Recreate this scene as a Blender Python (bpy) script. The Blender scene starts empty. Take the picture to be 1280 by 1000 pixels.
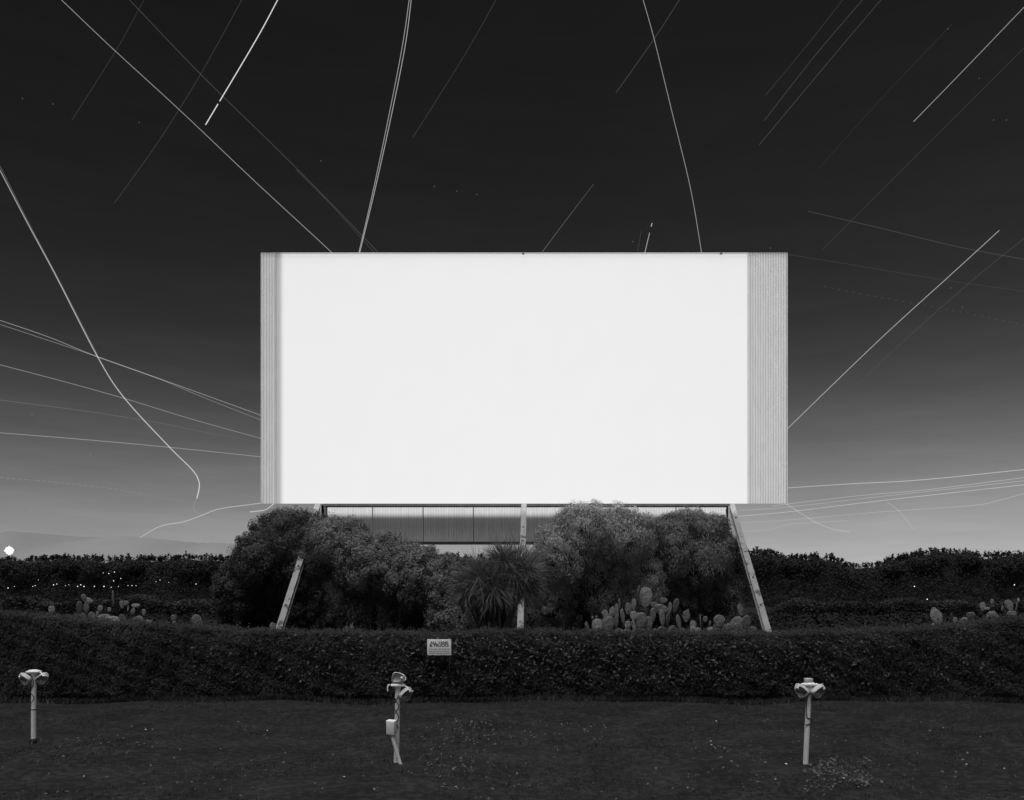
import bpy, math, random
import numpy as np
from mathutils import Vector, Matrix, Euler
R = math.radians
random.seed(7); RNG = np.random.default_rng(11)
scene = bpy.context.scene
COL = scene.collection

# ---------------------------------------------------------------- camera
F = 1108.0; HZ = 738.0; EYE = 2.3
cd = bpy.data.cameras.new('camera'); cam = bpy.data.objects.new('camera', cd); COL.objects.link(cam)
cd.sensor_width = 36; cd.lens = F/1280*36; cd.shift_y = (HZ-500)/1280
cd.clip_start = .1; cd.clip_end = 60000
cam.location = (0, 0, EYE); cam.rotation_euler = (R(90), 0, 0)
scene.camera = cam
scene.view_settings.view_transform = 'Standard'; scene.view_settings.look = 'None'
scene.view_settings.exposure = 0; scene.view_settings.gamma = 1
scene.cycles.max_bounces = 6; scene.cycles.diffuse_bounces = 3; scene.cycles.transparent_max_bounces = 12

def at(x, y, d):
    """point seen at photo pixel x,y standing d metres away"""
    return Vector(((x-640)/F*d, d, EYE+(HZ-y)/F*d))
def lin(v):
    v = v/255
    return v/12.92 if v <= .04045 else ((v+.055)/1.055)**2.4

# ---------------------------------------------------------------- night sky
SUN_EL, SUN_AZ = R(72), R(205)
SKY = [(0, 190), (.035, 174), (.083, 148), (.116, 126), (.158, 100), (.198, 78), (.236, 63), (.276, 51), (.337, 40), (.42, 32), (.55, 26), (1, 24)]
w = bpy.data.worlds.new('World'); scene.world = w; w.use_nodes = True
nt = w.node_tree; N = nt.nodes; L = nt.links; N.clear()
tc = N.new('ShaderNodeTexCoord'); sep = N.new('ShaderNodeSeparateXYZ'); L.new(tc.outputs['Generated'], sep.inputs[0])
ramp = N.new('ShaderNodeValToRGB'); L.new(sep.outputs['Z'], ramp.inputs[0])
cr = ramp.color_ramp
while len(cr.elements) < len(SKY): cr.elements.new(.5)
for e, (p, v) in zip(cr.elements, SKY):
    e.position = p; g = lin(v); e.color = (g, g, g, 1)
# thin streaky cloud near the horizon
mp = N.new('ShaderNodeMapping'); mp.inputs['Scale'].default_value = (3, 3, 26); mp.inputs['Rotation'].default_value = (R(4), R(-6), 0)
L.new(tc.outputs['Generated'], mp.inputs[0])
nz = N.new('ShaderNodeTexNoise'); nz.inputs['Scale'].default_value = 2.2; nz.inputs['Detail'].default_value = 7; nz.inputs['Roughness'].default_value = .6
L.new(mp.outputs[0], nz.inputs['Vector'])
mr = N.new('ShaderNodeMapRange'); mr.inputs['From Min'].default_value = .3; mr.inputs['From Max'].default_value = .75
mr.inputs['To Min'].default_value = .93; mr.inputs['To Max'].default_value = 1.1
L.new(nz.outputs['Fac'], mr.inputs['Value'])
az = N.new('ShaderNodeMath'); az.operation = 'MULTIPLY_ADD'; az.inputs[1].default_value = .30; az.inputs[2].default_value = .90
L.new(sep.outputs['X'], az.inputs[0])
m1 = N.new('ShaderNodeMath'); m1.operation = 'MULTIPLY'; L.new(mr.outputs[0], m1.inputs[0]); L.new(az.outputs[0], m1.inputs[1])
vm = N.new('ShaderNodeVectorMath'); vm.operation = 'SCALE'; L.new(ramp.outputs[0], vm.inputs[0]); L.new(m1.outputs[0], vm.inputs['Scale'])
sky = N.new('ShaderNodeTexSky'); sky.sky_type = 'NISHITA'; sky.sun_disc = False; sky.sun_elevation = SUN_EL; sky.sun_rotation = SUN_AZ
bw = N.new('ShaderNodeRGBToBW'); L.new(sky.outputs[0], bw.inputs[0])
ms = N.new('ShaderNodeMath'); ms.operation = 'MULTIPLY'; ms.inputs[1].default_value = .0003; L.new(bw.outputs[0], ms.inputs[0])
ad = N.new('ShaderNodeVectorMath'); ad.operation = 'ADD'; L.new(vm.outputs[0], ad.inputs[0]); L.new(ms.outputs[0], ad.inputs[1])
bg = N.new('ShaderNodeBackground'); bg.inputs['Strength'].default_value = 1; L.new(ad.outputs[0], bg.inputs[0])
wo = N.new('ShaderNodeOutputWorld'); L.new(bg.outputs[0], wo.inputs[0])

# ---------------------------------------------------------------- unseen fill added to light tops and faces (the one sun lamp), high and a little behind the viewer
sl = bpy.data.lights.new('overhead_fill', 'SUN'); sl.energy = 3.0; sl.angle = R(58); sl.color = (1, 1, 1)
so = bpy.data.objects.new('overhead_fill', sl); COL.objects.link(so)
dirv = Vector((math.sin(SUN_AZ)*math.cos(SUN_EL), math.cos(SUN_AZ)*math.cos(SUN_EL), math.sin(SUN_EL)))
so.rotation_euler = dirv.to_track_quat('Z', 'Y').to_euler()

# ---------------------------------------------------------------- film projector far behind the viewer: its beam frames the screen
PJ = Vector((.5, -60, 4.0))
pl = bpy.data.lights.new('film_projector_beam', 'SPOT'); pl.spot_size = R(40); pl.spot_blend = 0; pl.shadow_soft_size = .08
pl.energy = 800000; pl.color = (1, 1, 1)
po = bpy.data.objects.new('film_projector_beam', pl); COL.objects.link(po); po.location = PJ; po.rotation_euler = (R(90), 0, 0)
pl.use_nodes = True; nt = pl.node_tree; N = nt.nodes; L = nt.links
em = [n for n in N if n.type == 'EMISSION'][0]
tc = N.new('ShaderNodeTexCoord'); sp = N.new('ShaderNodeSeparateXYZ'); L.new(tc.outputs['Normal'], sp.inputs[0])
def M(op, a, b=None, c=None, clamp=False):
    n = N.new('ShaderNodeMath'); n.operation = op; n.use_clamp = clamp
    for i, v in enumerate((a, b, c)):
        if v is None: continue
        if isinstance(v, (int, float)): n.inputs[i].default_value = v
        else: L.new(v, n.inputs[i])
    return n.outputs[0]
dz = M('ABSOLUTE', sp.outputs['Z'])
u = M('DIVIDE', sp.outputs['X'], dz); v = M('DIVIDE', sp.outputs['Y'], dz)
def sstep(val, a, b):
    n = N.new('ShaderNodeMapRange'); n.interpolation_type = 'SMOOTHSTEP'; n.clamp = True
    n.inputs['From Min'].default_value = a; n.inputs['From Max'].default_value = b; L.new(val, n.inputs['Value']); return n.outputs[0]
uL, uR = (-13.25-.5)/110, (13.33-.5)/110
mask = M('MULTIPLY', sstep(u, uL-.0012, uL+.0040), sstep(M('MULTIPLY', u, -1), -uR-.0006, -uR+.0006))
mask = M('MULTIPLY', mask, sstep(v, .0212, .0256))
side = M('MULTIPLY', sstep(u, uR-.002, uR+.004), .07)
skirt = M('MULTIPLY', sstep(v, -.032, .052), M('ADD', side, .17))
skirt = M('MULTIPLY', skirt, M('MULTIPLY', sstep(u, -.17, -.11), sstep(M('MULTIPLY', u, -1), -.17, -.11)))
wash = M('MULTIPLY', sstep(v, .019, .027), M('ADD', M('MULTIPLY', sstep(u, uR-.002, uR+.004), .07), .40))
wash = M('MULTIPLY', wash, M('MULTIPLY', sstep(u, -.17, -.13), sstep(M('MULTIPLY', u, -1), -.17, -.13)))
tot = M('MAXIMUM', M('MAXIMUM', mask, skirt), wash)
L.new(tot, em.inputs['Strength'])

# ================================================================ helpers
def tag(o, label=None, cat=None, group=None, kind=None):
    if label: o['label'] = label
    if cat: o['category'] = cat
    if group: o['group'] = group
    if kind: o['kind'] = kind
    return o
def empty(name, loc, label, cat, group=None, rz=0):
    o = bpy.data.objects.new(name, None); COL.objects.link(o); o.location = loc; o.rotation_euler = (0, 0, rz)
    o.empty_display_size = .1
    return tag(o, label, cat, group)
def link(name, me, mat, parent=None):
    o = bpy.data.objects.new(name, me); COL.objects.link(o)
    if mat: me.materials.append(mat)
    if parent: o.parent = parent
    return o
def npmesh(name, verts, k, smooth=False):
    """verts (n*k,3): n separate k-gons"""
    verts = np.asarray(verts, dtype=np.float32).reshape(-1, 3); n = len(verts)//k
    me = bpy.data.meshes.new(name)
    me.vertices.add(len(verts)); me.vertices.foreach_set('co', verts.ravel())
    me.loops.add(len(verts)); me.loops.foreach_set('vertex_index', np.arange(len(verts), dtype=np.int32))
    me.polygons.add(n); me.polygons.foreach_set('loop_start', np.arange(0, n*k, k, dtype=np.int32))
    me.polygons.foreach_set('loop_total', np.full(n, k, dtype=np.int32))
    me.update(calc_edges=True); return me
class MB:
    def __init__(s): s.v = []; s.f = []; s.sm = []
    def add(s, vs, fs, smooth=False):
        b = len(s.v); s.v += [tuple(p) for p in vs]; s.f += [tuple(i+b for i in f) for f in fs]; s.sm += [smooth]*len(fs); return s
    def box(s, c, size, rot=None, bev=0):
        hx, hy, hz = [q/2 for q in size]; m = (rot.to_matrix() if rot else Matrix.Identity(3)); c = Vector(c)
        if bev <= 0:
            vs = [c+m@Vector((x*hx, y*hy, z*hz)) for x in (-1, 1) for y in (-1, 1) for z in (-1, 1)]
            fs = [(0, 1, 3, 2), (4, 6, 7, 5), (0, 4, 5, 1), (2, 3, 7, 6), (0, 2, 6, 4), (1, 5, 7, 3)]
            return s.add(vs, fs)
        import bmesh
        bm = bmesh.new(); bmesh.ops.create_cube(bm, size=1)
        for q in bm.verts: q.co = Vector((q.co.x*size[0], q.co.y*size[1], q.co.z*size[2]))
        bmesh.ops.bevel(bm, geom=bm.edges[:], offset=bev, segments=3, affect='EDGES', profile=.5)
        bm.verts.index_update()
        s.add([c+m@q.co for q in bm.verts], [[q.index for q in f.verts] for f in bm.faces], True); bm.free(); return s
    def beam(s, a, b, wx, wy, up=Vector((0, 0, 1))):
        a = Vector(a); b = Vector(b); d = (b-a).normalized(); x = d.cross(up)
        x = Vector((1, 0, 0)) if x.length < 1e-4 else x.normalized(); y = x.cross(d).normalized()
        vs = [p+x*sx*wx/2+y*sy*wy/2 for p in (a, b) for sx, sy in ((-1, -1), (1, -1), (1, 1), (-1, 1))]
        return s.add(vs, [(3, 2, 1, 0), (4, 5, 6, 7), (0, 1, 5, 4), (1, 2, 6, 5), (2, 3, 7, 6), (3, 0, 4, 7)])
    def tube(s, pts, r, n=10, cap=True):
        pts = [Vector(p) for p in pts]; rs = r if isinstance(r, (list, tuple)) else [r]*len(pts)
        vs = []; fs = []; pu = None
        for i, p in enumerate(pts):
            t = (pts[min(i+1, len(pts)-1)]-pts[max(i-1, 0)]).normalized()
            if pu is None: pu = t.cross(Vector((0, 1, 0)) if abs(t.y) < .9 else Vector((1, 0, 0))).normalized()
            pu = (pu-t*pu.dot(t)).normalized(); q = t.cross(pu)
            for k in range(n):
                a = 2*math.pi*k/n; vs.append(p+(pu*math.cos(a)+q*math.sin(a))*rs[i])
        for i in range(len(pts)-1):
            for k in range(n):
                fs.append((i*n+k, i*n+(k+1) % n, (i+1)*n+(k+1) % n, (i+1)*n+k))
        s.add(vs, fs, True)
        if cap: s.add(vs[:n], [tuple(range(n))[::-1]]); s.add(vs[-n:], [tuple(range(n))])
        return s
    def ell(s, c, rad, rot=None, nu=14, nv=9, shape=None):
        m = (rot.to_matrix() if rot else Matrix.Identity(3)); c = Vector(c); vs = []; fs = []
        for j in range(nv+1):
            ph = math.pi*j/nv
            for i in range(nu):
                th = 2*math.pi*i/nu; p = Vector((math.sin(ph)*math.cos(th)*rad[0], math.sin(ph)*math.sin(th)*rad[1], math.cos(ph)*rad[2]))
                if shape: p = shape(p)
                vs.append(c+m@p)
        for j in range(nv):
            for i in range(nu): fs.append((j*nu+i, (j+1)*nu+i, (j+1)*nu+(i+1) % nu, j*nu+(i+1) % nu))
        return s.add(vs, fs, True)
    def build(s, name, mat, parent=None, loc=None):
        me = bpy.data.meshes.new(name)
        vs = s.v if loc is None else [(p[0]-loc[0], p[1]-loc[1], p[2]-loc[2]) for p in s.v]
        me.from_pydata(vs, [], s.f); me.polygons.foreach_set('use_smooth', s.sm); me.validate(); me.update()
        o = link(name, me, mat, parent)
        if loc is not None and parent is None: o.location = loc
        return o

def mat(name, g, rough=.85, var=.25, scale=8.0, bump=0.0, spec=.3, metal=0, trans=0, detail=5, island=0, stretch=None, rust=None):
    m = bpy.data.materials.new(name); m.use_nodes = True; t = m.node_tree; b = t.nodes['Principled BSDF']
    b.inputs['Roughness'].default_value = rough; b.inputs['Specular IOR Level'].default_value = spec; b.inputs['Metallic'].default_value = metal
    c = t.nodes.new('ShaderNodeTexCoord'); n = t.nodes.new('ShaderNodeTexNoise'); n.inputs['Scale'].default_value = scale; n.inputs['Detail'].default_value = detail
    src = c.outputs['Object']
    if stretch:
        q = t.nodes.new('ShaderNodeMapping'); q.inputs['Scale'].default_value = stretch; t.links.new(src, q.inputs[0]); src = q.outputs[0]
    t.links.new(src, n.inputs['Vector'])
    r = t.nodes.new('ShaderNodeMapRange'); r.inputs['From Min'].default_value = .3; r.inputs['From Max'].default_value = .7
    r.inputs['To Min'].default_value = g*(1-var); r.inputs['To Max'].default_value = g*(1+var); t.links.new(n.outputs['Fac'], r.inputs['Value'])
    out = r.outputs[0]
    if island:
        gm = t.nodes.new('ShaderNodeNewGeometry'); r2 = t.nodes.new('ShaderNodeMapRange')
        r2.inputs['To Min'].default_value = 1-island; r2.inputs['To Max'].default_value = 1+island
        t.links.new(gm.outputs['Random Per Island'], r2.inputs['Value'])
        mu = t.nodes.new('ShaderNodeMath'); mu.operation = 'MULTIPLY'; t.links.new(out, mu.inputs[0]); t.links.new(r2.outputs[0], mu.inputs[1]); out = mu.outputs[0]
    if rust:
        n2 = t.nodes.new('ShaderNodeTexNoise'); n2.inputs['Scale'].default_value = rust[0]; n2.inputs['Detail'].default_value = 8; t.links.new(src, n2.inputs['Vector'])
        r3 = t.nodes.new('ShaderNodeMapRange'); r3.inputs['From Min'].default_value = rust[1]; r3.inputs['From Max'].default_value = rust[1]+.06
        r3.inputs['To Min'].default_value = 1; r3.inputs['To Max'].default_value = rust[2]; t.links.new(n2.outputs['Fac'], r3.inputs['Value'])
        mu = t.nodes.new('ShaderNodeMath'); mu.operation = 'MULTIPLY'; t.links.new(out, mu.inputs[0]); t.links.new(r3.outputs[0], mu.inputs[1]); out = mu.outputs[0]
    cb = t.nodes.new('ShaderNodeCombineColor')
    for i in range(3): t.links.new(out, cb.inputs[i])
    t.links.new(cb.outputs[0], b.inputs['Base Color'])
    if bump:
        bp = t.nodes.new('ShaderNodeBump'); bp.inputs['Strength'].default_value = bump; bp.inputs['Distance'].default_value = .05
        t.links.new(n.outputs['Fac'], bp.inputs['Height']); t.links.new(bp.outputs[0], b.inputs['Normal'])
    if trans:
        tr = t.nodes.new('ShaderNodeBsdfTranslucent'); t.links.new(cb.outputs[0], tr.inputs[0]); mx = t.nodes.new('ShaderNodeMixShader'); mx.inputs[0].default_value = trans
        t.links.new(b.outputs[0], mx.inputs[1]); t.links.new(tr.outputs[0], mx.inputs[2]); t.links.new(mx.outputs[0], t.nodes['Material Output'].inputs[0])
    return m
def emis(name, s):
    m = bpy.data.materials.new(name); m.use_nodes = True; t = m.node_tree; t.nodes.clear()
    e = t.nodes.new('ShaderNodeEmission'); e.inputs[0].default_value = (1, 1, 1, 1); e.inputs[1].default_value = s
    o = t.nodes.new('ShaderNodeOutputMaterial'); t.links.new(e.outputs[0], o.inputs[0]); m.cycles.emission_sampling = 'NONE'; return m

def leaves(P, Nrm, size, aspect=.5, jitter=.7, var=.4, up=None):
    """rhombus leaves at points P facing about Nrm"""
    n = len(P); nn = Nrm+RNG.normal(0, jitter, (n, 3)); nn /= np.linalg.norm(nn, axis=1, keepdims=True)+1e-9
    a = RNG.normal(0, 1, (n, 3)) if up is None else np.tile(np.array(up, float), (n, 1))+RNG.normal(0, .45, (n, 3))
    t = a-nn*(a*nn).sum(1, keepdims=True); t /= np.linalg.norm(t, axis=1, keepdims=True)+1e-9
    b = np.cross(nn, t); s = (size*(1+RNG.uniform(-var, var, n)))[:, None]
    q = np.stack([P-t*s*.5, P+b*s*aspect*.5-t*s*.05+nn*s*.06, P+t*s*.5, P-b*s*aspect*.5-t*s*.05+nn*s*.06], 1)
    return q
def sph(n):
    v = RNG.normal(0, 1, (n, 3)); return v/np.linalg.norm(v, axis=1, keepdims=True)

# ================================================================ materials
M_ground = mat('field_soil', .0148, .95, .35, 1.3, .6, .1, detail=12, rust=(9, .50, 1.7))
M_under = mat('darkening_leaf', .020, .95, .3, 1, 0, .05, island=.4)
M_black = mat('black_pole_paint', .01, .9, .1, 5)
M_screen = mat('screen_paint', .43, .85, .008, .5, 0, .05, detail=8)
M_wing = mat('corrugated_steel', .50, .7, .05, 1.5, 0, .2, stretch=(3, 1, .5))
M_steel = mat('dark_steel', .035, .7, .3, 4)
M_leg = mat('painted_steel_leg', .25, .8, .12, 3, .1, .2, rust=(2.2, .60, .35))
M_apron = mat('cladding_steel', .40, .7, .07, 2, 0, .2, stretch=(2, 1, .4))
M_leafA = mat('dark_shrub_leaf', .066, .8, .25, 1.2, 0, .15, trans=.2, island=.4)
M_leafB = mat('shrub_leaf', .14, .8, .3, 1.2, 0, .15, trans=.2, island=.4)
M_leafD = mat('pale_shrub_leaf', .26, .8, .3, 1.2, 0, .15, trans=.25, island=.4)
M_blade = mat('sword_leaf', .12, .6, .3, 4, 0, .3, trans=.1, island=.5)
M_bark = mat('bark', .05, .9, .3, 12, .5)
M_hedge = mat('hedge_leaf', .072, .95, .22, .9, 0, .05, trans=.45, island=.2)
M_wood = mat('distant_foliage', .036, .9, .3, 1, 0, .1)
M_scrub = mat('scrub_leaf', .035, .9, .5, .3, 0, .1, island=.4)
M_pad = mat('cactus_pad', .15, .6, .35, 14, .6, .4, rust=(45, .60, 1.8))
M_pole = mat('white_painted_pipe', .66, .6, .07, 7, .05, .3, rust=(9, .66, .7))
M_cast = mat('cast_aluminium', .48, .55, .15, 25, .1, .4)
M_hub = mat('white_enamel_cap', .86, .5, .04, 10, 0, .3)
M_grille = mat('grille_slots', .16, .6, .2, 20)
M_cable = mat('black_cable', .03, .7, .1, 10)
M_sign = mat('sign_board', .80, .6, .05, 9, 0, .2)
M_ink = mat('sign_ink', .04, .7, .1, 10)
M_ink2 = mat('faded_ink', .30, .7, .2, 60)
M_lit = emis('lit_lamp', 1.6); M_flood = emis('flood_lamp', 1.05)
M_hill = mat('haze_toned_hill', .27, .95, .12, .0008, 0, .1, detail=6)  # pale tone stands in for haze over the far hills
M_litter = mat('dry_leaf_litter', .060, .8, .3, 5, 0, .3, island=.7)
M_paper = mat('paper_scrap', .30, .7, .2, 5, 0, .3, island=.8)
M_grass = mat('short_grass', .042, .8, .4, .6, 0, .2, island=.6)

# ================================================================ ground and hills
def gz(x, y):
    z = .035*math.sin(x*.9+.6)*math.sin(y*1.1)+.02*math.sin(x*2.3+y*1.7)
    z += .10*math.exp(-((y-16.4-.12*math.sin(x*.6))/.35)**2)*(.6+.4*math.sin(x*.35+1.2))
    f = max(0, 1-abs(y-13)/16); return z*min(1, f*2)
xs = np.concatenate([-np.geomspace(20000, 32, 14), np.linspace(-30, 30, 201), np.geomspace(32, 20000, 14)])
ys = np.concatenate([[-20000, -3000, -400, -80, -20, -4], np.linspace(0, 28, 141), np.geomspace(29, 30000, 26)])
V = [(x, y, gz(x, y)) for y in ys for x in xs]; nx = len(xs)
FS = [(j*nx+i, j*nx+i+1, (j+1)*nx+i+1, (j+1)*nx+i) for j in range(len(ys)-1) for i in range(nx-1)]
g = MB().add(V, FS, True).build('ground', M_ground); g['kind'] = 'structure'

mb = MB(); prof = [(-900, 690), (-500, 676), (-100, 668), (-20, 667), (15, 664), (30, 666), (80, 669), (150, 671), (205, 674), (240, 677), (285, 680), (340, 686), (430, 692), (560, 700), (700, 710), (900, 722)]
px = np.linspace(-900, 900, 181); hz = np.interp(px, [p[0] for p in prof], [p[1] for p in prof])
V = []; rows = [(.0, .70), (.35, .80), (.75, .92), (1., 1.0), (.6, 1.15), (0, 1.3)]
for fz, fd in rows:
    for i, (x, y) in enumerate(zip(px, hz)):
        p = at(x, y+.5*math.sin(x*.35)+.4*math.sin(x*.9+1), 9000)
        V.append((p.x*(1), 9000*fd+250*math.sin(x*.05+fd*9), max(-3, (p.z)*fz*(1+.12*math.sin(x*.07+fd*20)*(fz < .9))-3*(fz == 0))))
n = len(px); mb.add(V, [(j*n+i, j*n+i+1, (j+1)*n+i+1, (j+1)*n+i) for j in range(len(rows)-1) for i in range(n-1)], True)
h = mb.build('hills', M_hill); h['kind'] = 'structure'

# ================================================================ distant woods (one mass)
def woods():
    ctrl = [(-300, 694), (0, 699), (40, 697), (75, 695), (120, 697), (160, 696), (200, 697), (235, 694), (270, 696), (340, 700), (480, 700), (560, 693), (600, 696), (800, 700), (935, 688), (962, 688), (985, 695), (1010, 694), (1035, 694), (1060, 704), (1085, 705), (1100, 703), (1118, 697), (1140, 691), (1165, 687), (1190, 686), (1215, 691), (1240, 693), (1262, 690), (1280, 692), (1600, 690)]
    d = 122.; cx = [((c[0]-640)/F*d) for c in ctrl]; cz = [EYE+(HZ-c[1])/F*d for c in ctrl]
    P = []; Nn = []
    # crowns side by side
    x = -98
    crowns = []
    while x < 98:
        top = np.interp(x, cx, cz)-.35; r = random.uniform(1.0, 2.0)
        crowns.append((x, d+random.uniform(-1, 2.5), top-r*.95, r, r*random.uniform(.85, 1.15))); x += r*.75
    for (x, y, z, r, rz) in crowns:
        k = 1500; s = sph(k); rr = r*RNG.uniform(.72, 1.08, (k, 1))*(1+.12*RNG.normal(0, 1, (k, 1)))
        p = s*rr*np.array([1, 1, rz/r])+np.array([x, y, z]); P.append(p); Nn.append(s)
    # sprigs on the skyline
    for _ in range(900):
        x = random.uniform(-80, 80); z = np.interp(x, cx, cz)-.4; hgt = abs(random.gauss(0, .26))
        k = 26; t = RNG.uniform(0, 1, (k, 1))
        p = np.array([x, d+random.uniform(-1, 1.5), z])+t*np.array([random.uniform(-.2, .2), 0, hgt+.3])+RNG.normal(0, .08, (k, 3)); P.append(p); Nn.append(sph(k))
    # skirt of foliage to the ground
    k = 110000; p = np.stack([RNG.uniform(-98, 98, k), RNG.uniform(d-1.6, d+.4, k), RNG.uniform(0, 1, k)], 1)
    p[:, 2] *= np.interp(p[:, 0], cx, cz)-.8; P.append(p); Nn.append(np.tile([0, -1, .3], (k, 1)))
    P = np.concatenate(P); Nn = np.concatenate(Nn)
    q = leaves(P, Nn, .25, .7, .45)
    X = np.arange(-99, 99, .5); Z = np.interp(X, cx, cz)-.75+.25*np.sin(X*2.1)*np.sin(X*.7)
    core = []
    for i in range(len(X)-1):      # solid inner mass, front back and top
        a, b_, za, zb = X[i], X[i+1], Z[i], Z[i+1]
        core += [[(a, d-1, 0), (b_, d-1, 0), (b_, d-.7, zb), (a, d-.7, za)], [(a, d-.7, za), (b_, d-.7, zb), (b_, d+2.5, zb), (a, d+2.5, za)], [(b_, d+3, 0), (a, d+3, 0), (a, d+2.5, za), (b_, d+2.5, zb)]]
    me = npmesh('woods', np.concatenate([q, np.array(core)]), 4)
    o = link('distant_woods', me, M_wood)
    tag(o, 'low black wood forming the skyline behind the field', 'woods', None, 'stuff')
woods()
def scrub(name, x0, x1, ytop, d, label, n=26000):
    X0, X1 = (x0-640)/F*d, (x1-640)/F*d; H = EYE+(HZ-ytop)/F*d
    k = n; x = RNG.uniform(X0, X1, k); e = np.minimum(1, np.minimum(x-X0, X1-x)/3)
    hh = H*(.78+.22*np.sin(x*.9)*np.sin(x*.37+1))*np.sqrt(np.clip(e, .05, 1))
    P = np.stack([x, d+RNG.uniform(-1, 2, k), hh*RNG.uniform(0, 1, k)**.7], 1)
    o = link(name, npmesh(name, leaves(P, np.tile([0, -.6, .6], (k, 1)), .24, .5, .8), 4), M_scrub)
    tag(o, label, 'scrub', None, 'stuff')
scrub('scrub', -60, 300, 743, 78, 'low grey scrub in the field at the left, behind the cactus clumps')
scrub('scrub', 960, 1340, 747, 82, 'low grey scrub in the field at the right, below the black wood')

# ================================================================ far lamps
def make_lamp(p, r, label):
    e = empty('street_lamp', (p.x, p.y, 0), label, 'street lamp', 'tiny lamps far across the field')
    MB().tube([(0, 0, 0), (0, 0, p.z-r)], .02, 6).build('pole', M_black, e)
    MB().ell((0, 0, p.z), (r, r, r), nu=8, nv=6).build('globe', M_lit, e)
lampspots = [(10, 735, .09), (18, 733, .06), (44, 732, .07), (48, 725, .05), (67, 731, .1), (71, 730, .08), (82, 732, .06), (86, 731, .06), (97, 733, .1), (101, 731, .1), (105, 733, .11), (118, 733, .1), (130, 733, .12), (139, 734, .08), (148, 733, .06), (160, 732, .06), (165, 732, .08), (170, 732, .07), (129, 716, .07), (136, 717, .09), (143, 715, .09), (151, 723, .08), (142, 726, .09), (41, 733, .07), (195, 727, .06), (200, 725, .07), (211, 728, .05), (245, 730, .09), (1143, 733, .12), (1159, 749, .11), (1268, 731, .11)]
def lamp_label(x, y):
    if x > 900: return {1143: 'small lamp against the black wood at the right', 1159: 'small lamp in the scrub above the lone cactus at the right', 1268: 'small lamp at the far right edge against the black wood'}[x]
    if y < 728: return 'tiny raised lamp above the row of lamps in front of the left wood'
    return 'tiny lamp in the level row of lights along the foot of the left wood'
for x, y, r in lampspots:
    d = 76 if y > 740 else 116; make_lamp(at(x, y, d), r*.55*(d/116), lamp_label(x, y))
p = at(12, 688, 150)
e = empty('floodlight', (p.x, p.y, 0), 'dazzling white floodlight on a mast above the wood at the far left', 'floodlight')
MB().tube([(0, 0, 0), (0, 0, p.z-.5)], [.12, .08], 8).build('mast', M_steel, e)
for (dx, dz_, rr) in [(-.28, .18, .4), (.3, .22, .34), (-.25, -.28, .36), (.28, -.24, .4), (0, .55, .2), (.66, .02, .18), (-.7, -.05, .18), (.02, -.62, .2), (0, 0, .42)]:
    MB().ell((dx, -.1, p.z+dz_), (rr, .22, rr)).build('lamp', M_flood, e)  # overlapping heads added to give the glare an uneven outline
MB().box((0, .25, p.z), (1.9, .12, .12)).build('crossarm', M_steel, e)

# ================================================================ movie screen
D = 50.0; k = D/F
SX0, SX1 = (327.5-640)*k, (983-640)*k; SZ0, SZ1 = EYE+(HZ-629.5)*k, EYE+(HZ-317.5)*k
XL, XR = (345-640)*k, (935-640)*k
scr = empty('movie_screen', (0, D, 0), 'huge blank white drive-in movie screen of corrugated sheet raised on steel legs', 'movie screen')
def corr(x0, x1, z0, z1, y, period, amp, seams=()):
    npd = max(1, round((x1-x0)/period)); period = (x1-x0)/npd; n = npd*6; V = []; Fs = []
    PR = (1, 1, 1, 1, 0, 0)
    zs = sorted([z0, z1]+[s for q in seams for s in (q-.03, q+.03, )])
    for z in zs:
        off = 0
        for i in range(n+1):
            x = x0+(x1-x0)*i/n; ph = (x-x0)/period % 1
            h = amp*PR[i % 6]; V.append((x, y-h, z))
    m = n+1
    for j in range(len(zs)-1):
        for i in range(n): Fs.append((j*m+i, j*m+i+1, (j+1)*m+i+1, (j+1)*m+i))
    b = MB().add(V, Fs, False)
    return b
sh = (SZ1-SZ0)/6
# the white field: six courses of sheet, each lapped a little over the one below
for i in range(6):
    b = MB(); b.box(((XL+XR)/2, .035, SZ0+sh*(i+.5)), (XR-XL, .03, sh-.0))
    b.build('sheet', M_screen, scr)
    for (a, c) in ((SX0, XL-.004), (XR+.004, SX1)):
        tilt = .012*(1 if i % 2 else -1)
        q = corr(a, c, SZ0+sh*i, SZ0+sh*(i+1), .045, .145, .06)
        q.v = [(x, y-.03*((z-SZ0-sh*i)/sh), z) for (x, y, z) in q.v]
        q.build('corrugated_sheet', M_wing, scr)
b = MB()
b.box(((SX0+SX1)/2, .30, SZ1-.12), (SX1-SX0-.1, .44, .2)); b.box(((SX0+SX1)/2, .30, SZ0+.15), (SX1-SX0-.1, .44, .2))
for xx in np.linspace(SX0+.15, SX1-.15, 11): b.box((xx, .30, (SZ0+SZ1)/2), (.15, .4, SZ1-SZ0-.5))
b.build('frame', M_steel, scr)
b = MB(); b.box(((SX0+SX1)/2, -.01, SZ1+.015), (SX1-SX0+.04, .2, .03)); b.build('top_trim', M_screen, scr)
b = MB(); b.box((SX0-.018, -.01, (SZ0+SZ1)/2), (.035, .2, SZ1-SZ0)); b.build('edge_trim', M_wing, scr)
b = MB(); b.box((SX1+.018, -.01, (SZ0+SZ1)/2), (.035, .2, SZ1-SZ0)); b.build('edge_trim', M_wing, scr)
for x in (654, 901):
    MB().box(((x-640)*k, -.02, SZ1+.02), (.12, .2, .1)).build('bracket', M_steel, scr)
# dark girder under the field
gx0, gx1 = (403-640)*k, (912-640)*k
MB().box(((gx0+gx1)/2, .25, SZ0-.065), (gx1-gx0, .3, .12)).build('girder', M_steel, scr)
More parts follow.
